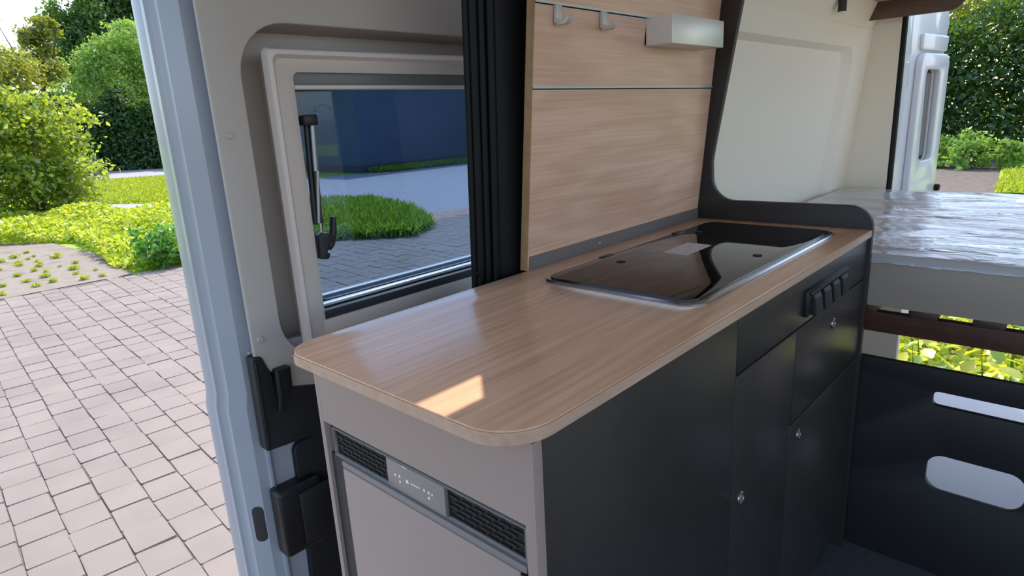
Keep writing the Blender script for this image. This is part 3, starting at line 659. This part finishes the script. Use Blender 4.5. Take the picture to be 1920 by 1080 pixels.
# window stay: bracket, rod, catch with lever
ST = thing('window_stay', (.22, .67, .97), 'black and chrome stay arm with lever catch on the door window', 'window stay')
yb = DY + .012
box('bracket', .212, .240, yb - .012, yb + .03, 1.233, 1.252, M['black_plastic'], ST, .003)
tube('rod', [(.233, yb, 1.238), (.228, yb, 1.15), (.2235, yb, 1.052)], .0055, M['rod'], ST, 12)
tube('rod_sleeve', [(.226, yb + .008, 1.240), (.2215, yb + .008, 1.15), (.217, yb + .008, 1.05)], .0055, M['black_plastic'], ST, 10)
tube('piston', [(.2235, yb, 1.055), (.222, yb, 1.02)], .0032, M['chrome'], ST, 10)
plate('catch', [fillet([(.209, .985), (.226, .982), (.232, .997), (.232, 1.012), (.243, 1.016), (.240, 1.030), (.222, 1.034), (.211, 1.030)], .003, 3)], .022, (0, yb + .01, 0), X, Z, M['black_plastic'], ST, .002)
lp = [(.232, .996), (.243, 1.006), (.251, 1.028), (.254, 1.060), (.246, 1.062), (.242, 1.034), (.236, 1.016), (.228, 1.006)]
plate('lever', [fillet(lp, .002, 2)], .014, (0, yb + .004, 0), X, Z, M['black_plastic'], ST, .002)
disc('catch_pin', (.226, yb - .012, .997), nY, .004, .003, M['chrome'], ST, 12)
# black mouldings low on the door: latch cover and lock housing
lc = [(.044, .836), (.062, .836), (.076, .792), (.078, .750), (.085, .745), (.091, .757), (.113, .757), (.158, .745), (.30, .735), (.30, .640), (.16, .642), (.043, .650)]
plate('latch_cover', [fillet(lc, [.006, .012, .01, .004, .004, .01, .006, .006, 0, 0, .003, .005], 4)], .028, (0, DY + .024, 0), X, Z, M['black_soft'], D1, .003)
plate('latch_handle', [fillet([(.078, .804), (.108, .804), (.106, .757), (.092, .75), (.084, .722), (.072, .720), (.076, .745)], .004, 3)], .022, (0, DY + .006, 0), X, Z, M['black_plastic'], D1, .003)
plate('handle_lip', [fillet([(.080, .800), (.084, .800), (.0835, .757), (.079, .738), (.082, .722), (.074, .721), (.078, .745)], .001, 2)], .004, (0, DY - .015, 0), X, Z, M['black_plastic'], D1, .001)
plate('latch_edge', [fillet([(.047, .826), (.052, .826), (.052, .657), (.046, .657)], .002, 2)], .004, (0, DY - .002, 0), X, Z, M['black_plastic'], D1, .001)
plate('lock_backplate', [fillet([(.102, .632), (.16, .640), (.30, .63), (.30, .10), (.09, .10), (.10, .40)], [.02, 0, 0, 0, 0, .01], 4)], .02, (0, DY + .03, 0), X, Z, M['black_soft'], D1, .003)
box('lock_housing', .046, .135, DY - .012, DY + .03, .415, .560, M['black_plastic'], D1, .008, 3)
box('lock_striker', .085, .16, DY - .02, DY - .010, .43, .545, M['black_soft'], D1, .006)

# ================================================================== REAR DOOR (swung open)
P0 = Vector((2.74, .30, 0)); e_ = Vector((.66, -.08, 0)).normalized(); n_ = Vector((-e_.y, e_.x, 0))   # n_ points outwards (+y)
D2 = thing('door_2', (3.05, .30, .02), 'open white rear door with a narrow slanted window opening', 'door', kind='structure')
ez_ = tuple(e_)
def dpl(name, loops, thick, off, m, parent, bev=0.):
    return plate(name, loops, thick, P0 + n_ * (off + thick), ez_, Z, m, parent, bev)
outl = fillet([(.0, .02), (.74, .02), (.745, .80), (.715, 1.17), (.70, 1.46), (.735, 1.56), (.62, 1.78), (.05, 1.78), (.02, 1.5)], [.01, .03, 0, 0, 0, 0, .08, .05, 0], 5)
whole = fillet([(.42, .925), (.60, .925), (.59, 1.345), (.40, 1.345)], .03, 5)
dpl('door_shell', [outl, whole], .045, .03, M['white_paint'], D2, .004)
dpl('inner_frame', [fillet([(.32, .70), (.70, .70), (.70, 1.415), (.33, 1.415)], .05, 6), whole], .03, .0, M['white_paint'], D2, .006)
dpl('hinge_side_panel', [fillet([(.04, .05), (.27, .05), (.235, 1.40), (.20, 1.70), (.02, 1.70)], .01, 3)], .012, .018, M['white_paint'], D2, .003)
dpl('upper_stiffener', [fillet([(.36, 1.43), (.69, 1.43), (.70, 1.50), (.36, 1.50)], .012, 3)], .016, .014, M['white_paint'], D2, .004)
dpl('hinge_cover', [fillet([(.075, 1.27), (.215, 1.27), (.19, 1.375), (.07, 1.375)], .012, 3)], .012, .008, M['white_paint'], D2, .003)
dpl('pane_gasket', [fillet([(.41, .915), (.61, .915), (.60, 1.355), (.39, 1.355)], .03, 5), fillet([(.44, .945), (.58, .945), (.57, 1.325), (.42, 1.325)], .025, 5)], .012, .04, M['window_gasket'], D2)
dpl('window_pane', [fillet([(.415, .92), (.605, .92), (.595, 1.35), (.395, 1.35)], .03, 5)], .004, .05, M['pane'], D2)
dpl('window_blind', [fillet([(.53, .945), (.585, .945), (.575, 1.33), (.52, 1.33)], .004, 2)], .004, .035, M['blind'], D2)
pp = P0 + e_ * .69 - n_ * .004 + Vector((0, 0, .775)); disc('rubber_buffer', pp, -n_, .018, .02, M['rubber'], D2, 16)

# ================================================================== KITCHEN
CW, CL, CT = .465, 1.318, .915
wt = thing('worktop', (.66, .23, CT - .018), 'light oak laminate worktop with rounded corners', 'worktop')
outline = rrect(0, CL, 0, CW, (0, .05, .065, 0), 10)
hobcut = rrect(.512, 1.222, .064, .376, .03, 5)
plate('top_board', [outline, hobcut], .018, (0, 0, CT - .018), X, Y, M['counter'], wt, .0015)
ob = rrect(-.0012, CL - .0005, -.0012, CW - .001, (0, .05, .065, 0), 10)
loft('edge_band', [[(a, b, z) for a, b in rrect(-.0012, CL - .0005, -.0012, CW + .0005, (0, .0505, .0655, 0), 10)] for z in (CT - .0168, CT - .0018)], M['counter_edge'], wt, caps=False)

cab = thing('kitchen_cabinet', (.7, .22, 0), 'anthracite kitchen cabinet with drawer fronts under the oak worktop', 'cabinet')
FY = .005
CB_ = CT - .0185
box('carcass', .52, 1.317, FY + .018, .44, .03, .862, M['slot_dark'], cab)
box('side_panel', .0522, .550, FY, FY + .016, .0, CB_, M['anthracite'], cab, .0006)
box('plinth', .55, 1.317, FY + .03, FY + .045, 0, .06, M['anthracite'], cab)
gp = .0016
def front(name, x0, x1, z0, z1):
    return box(name, x0 + gp, x1 - gp, FY, FY + .016, z0 + gp, z1 - gp, M['anthracite'], cab, .0022)
fa = front('fascia_panel', .552, 1.316, .792, CB_)
dl = front('tall_door', .552, .838, .06, .792)
dr = front('drawer', .838, 1.316, .582, .792)
dd = front('cupboard_door', .838, 1.316, .06, .582)
def lock(x, z, parent):
    ring('lock_button', (x, FY - .001, z), nY, .0105, .0024, M['chrome'], parent, 24, 8)
    disc('lock_core', (x, FY + .0005, z), nY, .0095, .003, M['steel_dull'], parent, 20)
lock(1.077, .739, dr); lock(.891, .540, dd); lock(.594, .540, dl)
# row of four black tilting levers
sw = box('lever_housing', .862, 1.118, FY - .010, FY + .002, .812, .866, M['black_plastic'], cab, .002)
for k in range(4):
    x0 = .880 + k * .060
    plate('lever', [fillet([(0, .816), (-.009, .812), (-.014, .815), (-.010, .848), (-.006, .855), (0, .855)], .002, 3)], .040, (x0, FY - .008, 0), Y, Z, M['black_soft'], sw, .001)
box('housing_lip', .866, 1.116, FY - .015, FY - .008, .857, .865, M['black_plastic'], sw, .002)

# refrigerator in the cabinet's end
fr = thing('refrigerator', (.25, .22, 0), 'light grey built-in refrigerator with black ventilation grilles and control panel', 'refrigerator')
FX = .036
box('body', FX + .03, .50, .04, .43, .03, .88, M['recess'], fr)
plate('top_fascia', [[(.005, 0), (.0205, 0), (.0205, .791), (.436, .791), (.436, CB_), (.005, CB_)]], .016, (FX, 0, 0), Y, Z, M['fridge'], fr, .0006)
box('side_jamb', FX, FX + .30, .436, .447, 0, CB_, M['fridge'], fr, .0008)
box('recess_back', FX + .012, FX + .03, .02, .436, .0, .7905, M['slot_dark'], fr)
box('recess_side', FX + .006, FX + .013, .402, .436, .0, .735, M['recess'], fr)
gz0, gz1 = .737, .7845
gr = plate('grille_frame', [[(.0215, gz0), (.419, gz0), (.419, gz1), (.0215, gz1)], [(.0255, gz0 + .0025), (.4165, gz0 + .0025), (.4165, gz1 - .002), (.0255, gz1 - .002)]], .010, (FX + .003, 0, 0), Y, Z, M['steel_dull'], fr)
for (a, b) in ((.0255, .160), (.2815, .4165)):
    g = box('ventilation_grille', FX + .008, FX + .012, a, b, gz0 + .002, gz1 - .002, M['slot_dark'], fr)
    L_ = []
    rows = 6
    for r in range(rows):
        z = gz0 + .0055 + r * (gz1 - gz0 - .011) / (rows - 1); y = a + .004 + (r % 2) * .011
        while y + .016 < b: L_.append((FX + .0055, FX + .0085, y, y + .016, z - .0011, z + .0011)); y += .022
    boxes('louvre', L_, M['louvre'], g)
cp = box('control_panel', FX + .002, FX + .010, .160, .2815, gz0 + .002, gz1 - .002, M['control'], fr, .0008)
ico = []
for (y, z, w, h) in ((.262, .7625, .0035, .0035), (.2525, .7635, .0035, .0035), (.2525, .7550, .0035, .003), (.236, .7615, .005, .005), (.1915, .7625, .0035, .0035), (.1915, .7545, .0035, .0035), (.1845, .7620, .0025, .003), (.2005, .7625, .003, .0035)):
    ico.append((FX + .0014, FX + .0022, y - w / 2, y + w / 2, z - h / 2, z + h / 2))
for k in range(6): ico.append((FX + .0014, FX + .0022, .2100 + k * .0032, .2124 + k * .0032, .7608, .7626))
ico.append((FX + .0014, FX + .0022, .236, .246, .7812, .7822))
boxes('printed_symbols', ico, M['print'], cp)
box('trim_strip', FX - .001, FX + .006, .022, .396, .7265, .7365, M['trimgrey'], fr, .001)
fd = box('fridge_door', FX - .002, FX + .02, .030, .395, .06, .7255, M['fridge_door'], fr, .0025)
box('door_rim', FX + .004, FX + .018, .395, .402, .06, .7255, M['recess'], fr)
box('hinge_notch', FX - .003, FX + .004, .021, .029, .716, .7255, M['black_plastic'], fr)

# hob with glass lid
hb = thing('hob_and_sink', (.867, .22, CT), 'black glass-topped hob with chrome rim set in the oak worktop', 'hob')
HO = rrect(.500, 1.236, .051, .389, .04, 8); HI = rrect(.518, 1.216, .069, .371, .028, 8)
Hm = rrect(.503, 1.233, .054, .386, .038, 8); Hm2 = rrect(.513, 1.221, .064, .376, .031, 8)
loft('chrome_rim', [[(a, b, CT - .002) for a, b in HO], [(a, b, CT + .003) for a, b in HO], [(a, b, CT + .006) for a, b in Hm], [(a, b, CT + .006) for a, b in Hm2], [(a, b, CT - .004) for a, b in HI]], M['chrome'], hb, caps=False)
loft('basin_tray', [[(a, b, CT - .003) for a, b in HI], [(a, b, CT - .05) for a, b in HI]], M['steel_dull'], hb)
lid = plate('glass_lid', [rrect(.510, 1.224, .064, .379, .03, 8)], .005, (0, 0, CT + .0045), X, Y, M['glass_black'], hb, .0012)
for (a, b) in ((.689, .319), (.878, .107), (1.068, .333)):
    s = [[(a + .0095 * math.cos(t) * k, b + .0095 * math.sin(t) * k, CT + .0092 + h) for t in np.linspace(0, 2 * math.pi, 17)[:-1]] for h, k in ((0, 1), (.0016, 1), (.0022, .7))]
    loft('rubber_pad', s, M['rubber'], lid)
plate('warning_sticker', [[(.811, .231), (.930, .233), (.934, .294), (.813, .291)]], .0006, (0, 0, CT + .0094), X, Y, M['sticker'], lid)
for (a, b) in ((.70, .745), (1.02, 1.065)):
    box('lid_hinge', a, b, .371, .384, CT + .004, CT + .011, M['black_plastic'], hb, .002)

# wall board behind the hob
def by(z): return .465 - (z - .915) * .095
sp = thing('wall_board', (.94, .45, CT), 'light oak wall board with two aluminium rails behind the hob', 'wall board')
def board(name, z0, z1, x0=.557, x1=1.32, th=.016, m='splash', off=0.):
    return loft(name, [[(x, by(z0) - off, z0), (x, by(z1) - off, z1), (x, by(z1) - off + th, z1), (x, by(z0) - off + th, z0)] for x in (x0, x1)], M[m], sp, smooth=False)
Zr = (1.279, 1.431)
board('lower_board', CT, Zr[0] - .002); board('middle_board', Zr[0] + .004, Zr[1] - .002); board('upper_board', Zr[1] + .004, 1.80)
board('edge_strip', CT, 1.80, .5545, .557, .018, 'board_edge', .0005)
for z in Zr:
    board('slot_rail', z - .0022, z + .0005, .558, 1.319, .006, 'slot_dark', -.001); board('aluminium_rail', z + .0005, z + .0045, .558, 1.319, .008, 'alu', .0025)
    board('rail_lip', z - .0036, z - .0022, .558, 1.319, .008, 'alu', .001)
strip = loft('corner_strip', [[(x, by(.93) - .003, CT), (x, by(.93) - .003, .944), (x, by(.93) + .004, .946), (x, by(.93) + .004, CT)] for x in (.562, 1.319)], M['steel_dull'], sp, smooth=False)
for x in (.580, .815, 1.05, 1.28):
    disc('screw', (x, by(.93) - .003, .930), nY, .0035, .0015, M['chrome'], strip, 12)
# two hooks hung in the upper rail
def hook(x, label):
    y0 = by(1.43) - .004; t = thing('rail_hook', (x, y0, 1.398), label, 'hook', 'hooks on the upper rail')
    box('hook_plate', x - .009, x + .009, y0 - .004, y0 + .004, 1.398, 1.4305, M['alu'], t, .001)
    plate('hook_arm', [fillet([(0, 1.394), (0, 1.399), (-.020, 1.401), (-.028, 1.409), (-.032, 1.407), (-.024, 1.396), (-.018, 1.394)], .001, 2)], .016, (x - .008, y0, 0), Y, Z, M['alu'], t, .001)
    return t
hook(.620, 'aluminium hook at the free end of the upper rail, farther from the box'); hook(.773, 'aluminium hook on the upper rail between the other hook and the box')
# box-shaped holder on the rail
yb0 = by(1.40) - .003; hx0, hx1, hy = .95, 1.21, .352
rb = thing('rail_box', (1.08, .385, 1.372), 'brushed aluminium open box hanging on the upper rail', 'box')
M['alu_box'] = mat('satin_aluminium_box', (226, 227, 224), rough=.38, metal=.6)
box('front_plate', hx0 - .001, hx1, hy - .0015, hy, 1.371, 1.433, M['alu_box'], rb, .0005)
box('end_plate', hx0, hx0 + .0015, hy, yb0 + .004, 1.373, 1.430, M['alu_box'], rb)
box('end_plate', hx1 - .0015, hx1, hy, yb0 + .004, 1.373, 1.430, M['alu_box'], rb)
box('base_plate', hx0, hx1, hy, yb0 + .004, 1.371, 1.3725, M['alu_box'], rb)
box('back_plate', hx0, hx1, yb0 + .001, yb0 + .004, 1.372, 1.431, M['alu_box'], rb)

# dark divider panel at the end of the kitchen
din = [(-.002, 0), (-.002, .973), (.4175, .970), (.4235, 1.083), (.352, 1.50), (.33, 1.66), (.388, 1.70), (.411, 1.50), (.432, 1.286), (.462, .95), (.466, .90), (.466, 0)]
tag(plate('divider_panel', [fillet(din, [0, .055, .065, .10, 0, 0, 0, 0, 0, 0, 0, 0], 10)], .017, (1.3185, 0, 0), Y, Z, M['panel_black'], None, .0015), 'dark brown divider panel curving up beside the wall board', 'panel')

# ================================================================== BED
tag(plate('bed_support_panel', [[(-1.355, .002), (.44, .002), (.44, .573), (-1.355, .573)], rrect(-.55, -.1655, .476, .514, .012), rrect(-.372, -.171, .243, .344, .036, 8), rrect(-.88, -.68, .243, .344, .036, 8)], .016, (1.356, 0, 0), Y, Z, M['bulk'], None, .001), 'black support panel with slot and rounded cut-outs under the bed', 'panel')
bf = thing('slatted_bed', (2.0, -.45, .64), 'dark brown slatted bed base under the film-wrapped mattress', 'bed')
box('front_beam', 1.352, 1.380, -1.35, .014, .645, .698, M['bed_wood'], bf, .002)
box('rear_beam', 2.62, 2.648, -1.11, .25, .645, .698, M['bed_wood'], bf, .002)
for k in range(10):
    y1 = .038 - .131 * k
    box('slat', 1.345, 2.65, y1 - .062, y1 if k else .012, .698, .7165, M['slat'], bf, .003)
def mattress():
    x0, x1, y0, y1, z0, z1 = 1.346, 2.655, -1.34, .441, .716, .846
    nx, ny, nz = 60, 70, 6; bm = bmesh.new(); g = {}
    r = .02
    def P(i, j, k):
        u, v, w = i / nx, j / ny, k / nz
        x, y, z = x0 + (x1 - x0) * u, y0 + (y1 - y0) * v, z0 + (z1 - z0) * w
        ed = min(u * (x1 - x0), (1 - u) * (x1 - x0), v * (y1 - y0), (1 - v) * (y1 - y0))
        if k == nz:
            z += .010 * (1 - math.exp(-ed / .06)) - .010 + .004 * math.sin(x * 9 + y * 2.1) * math.cos(y * 7) * (1 - math.exp(-ed / .2))
            z += .006
        bul = .006 * math.sin(math.pi * w)
        if i == 0: x -= bul
        if i == nx: x += bul
        # round plan corner against the pillar
        if j == ny and u > .96: y -= .02 * (u - .96) / .04
        return (x, y, z)
    def V(i, j, k):
        if (i, j, k) not in g: g[(i, j, k)] = bm.verts.new(P(i, j, k))
        return g[(i, j, k)]
    for i in range(nx):
        for j in range(ny):
            for k in (0, nz): bm.faces.new((V(i, j, k), V(i + 1, j, k), V(i + 1, j + 1, k), V(i, j + 1, k)))
    for i in range(nx):
        for k in range(nz):
            for j in (0, ny): bm.faces.new((V(i, j, k), V(i + 1, j, k), V(i + 1, j, k + 1), V(i, j, k + 1)))
    for j in range(ny):
        for k in range(nz):
            for i in (0, nx): bm.faces.new((V(i, j, k), V(i, j + 1, k), V(i, j + 1, k + 1), V(i, j, k + 1)))
    t = thing('mattress', (2.0, -.45, z0), 'thick pale mattress still wrapped in shiny clear film', 'mattress')
    from_bm('foam_core', bm, M['foam'], t, True)
    # wrinkled plastic film over the top, turned down at the front edge
    from mathutils import noise
    bm = bmesh.new(); nx, ny = 150, 150; g = {}
    def crease(x, y):
        a = noise.noise(Vector((x * 9 + 1.3 * noise.noise(Vector((x * 2.5, y * 2.5, 3))), y * 2.2, .5)))
        b = noise.noise(Vector((x * 3.2, y * 1.3, 7.1)))
        return .009 * (1 - min(1, abs(a) * 3.2)) + .008 * b
    for i in range(nx + 1):
        for j in range(ny + 1):
            u, v = i / nx, j / ny; x = x0 + .004 + (x1 - x0 - .008) * u; y = y0 + (y1 - .004 - y0) * v
            ed = min((x - x0), (x1 - x), (y - y0), (y1 - y)); k = 1 - math.exp(-max(ed, 0) / .05)
            g[i, j] = bm.verts.new((x, y, z1 + .009 + crease(x, y) * k - .006 * (1 - k)))
    for i in range(nx):
        for j in range(ny): bm.faces.new((g[i, j], g[i + 1, j], g[i + 1, j + 1], g[i, j + 1]))
    lo = [bm.verts.new((x0 - .008, g[0, j].co.y, z1 - .016 + .005 * noise.noise(Vector((0, j * .35, 2))))) for j in range(ny + 1)]
    mid = [bm.verts.new((x0 - .005, g[0, j].co.y, z1 - .002)) for j in range(ny + 1)]
    for j in range(ny):
        bm.faces.new((g[0, j], g[0, j + 1], mid[j + 1], mid[j])); bm.faces.new((mid[j], mid[j + 1], lo[j + 1], lo[j]))
    f = from_bm('plastic_film', bm, M['mattress'], t, True)
    return t
mattress()

# overhead locker above the bed and the small lamp beside it
lk = thing('overhead_locker', (2.34, .2, 1.53), 'light wooden overhead locker with rounded brown fascia above the bed', 'locker')
plate('locker_fascia', [rrect(.055, .396, 1.53, 1.60, (0, 0, .05, 0), 8)], .018, (2.585, 0, 0), Y, Z, M['locker'], lk, .001)
box('locker_body', 2.10, 2.585, .075, .40, 1.595, 1.90, M['locker_wood'], lk, .001)
box('locker_door', 2.082, 2.098, .08, .395, 1.60, 1.89, M['locker_wood'], lk, .002)

lp_ = thing('wall_spotlight', (2.20, .37, 1.53), 'small grey spotlight on the lining beside the overhead locker', 'lamp')
tube('lamp_head', [(2.13, .345, 1.60), (2.13, .345, 1.55), (2.13, .345, 1.525)], [.012, .014, .014], M['recess'], lp_, 14)
disc('lamp_lens', (2.13, .345, 1.526), (0, 0, -1), .0125, .006, M['print'], lp_, 16)
tube('lamp_arm', [(2.13, .345, 1.595), (2.13, .38, 1.605)], .006, M['recess'], lp_, 8)
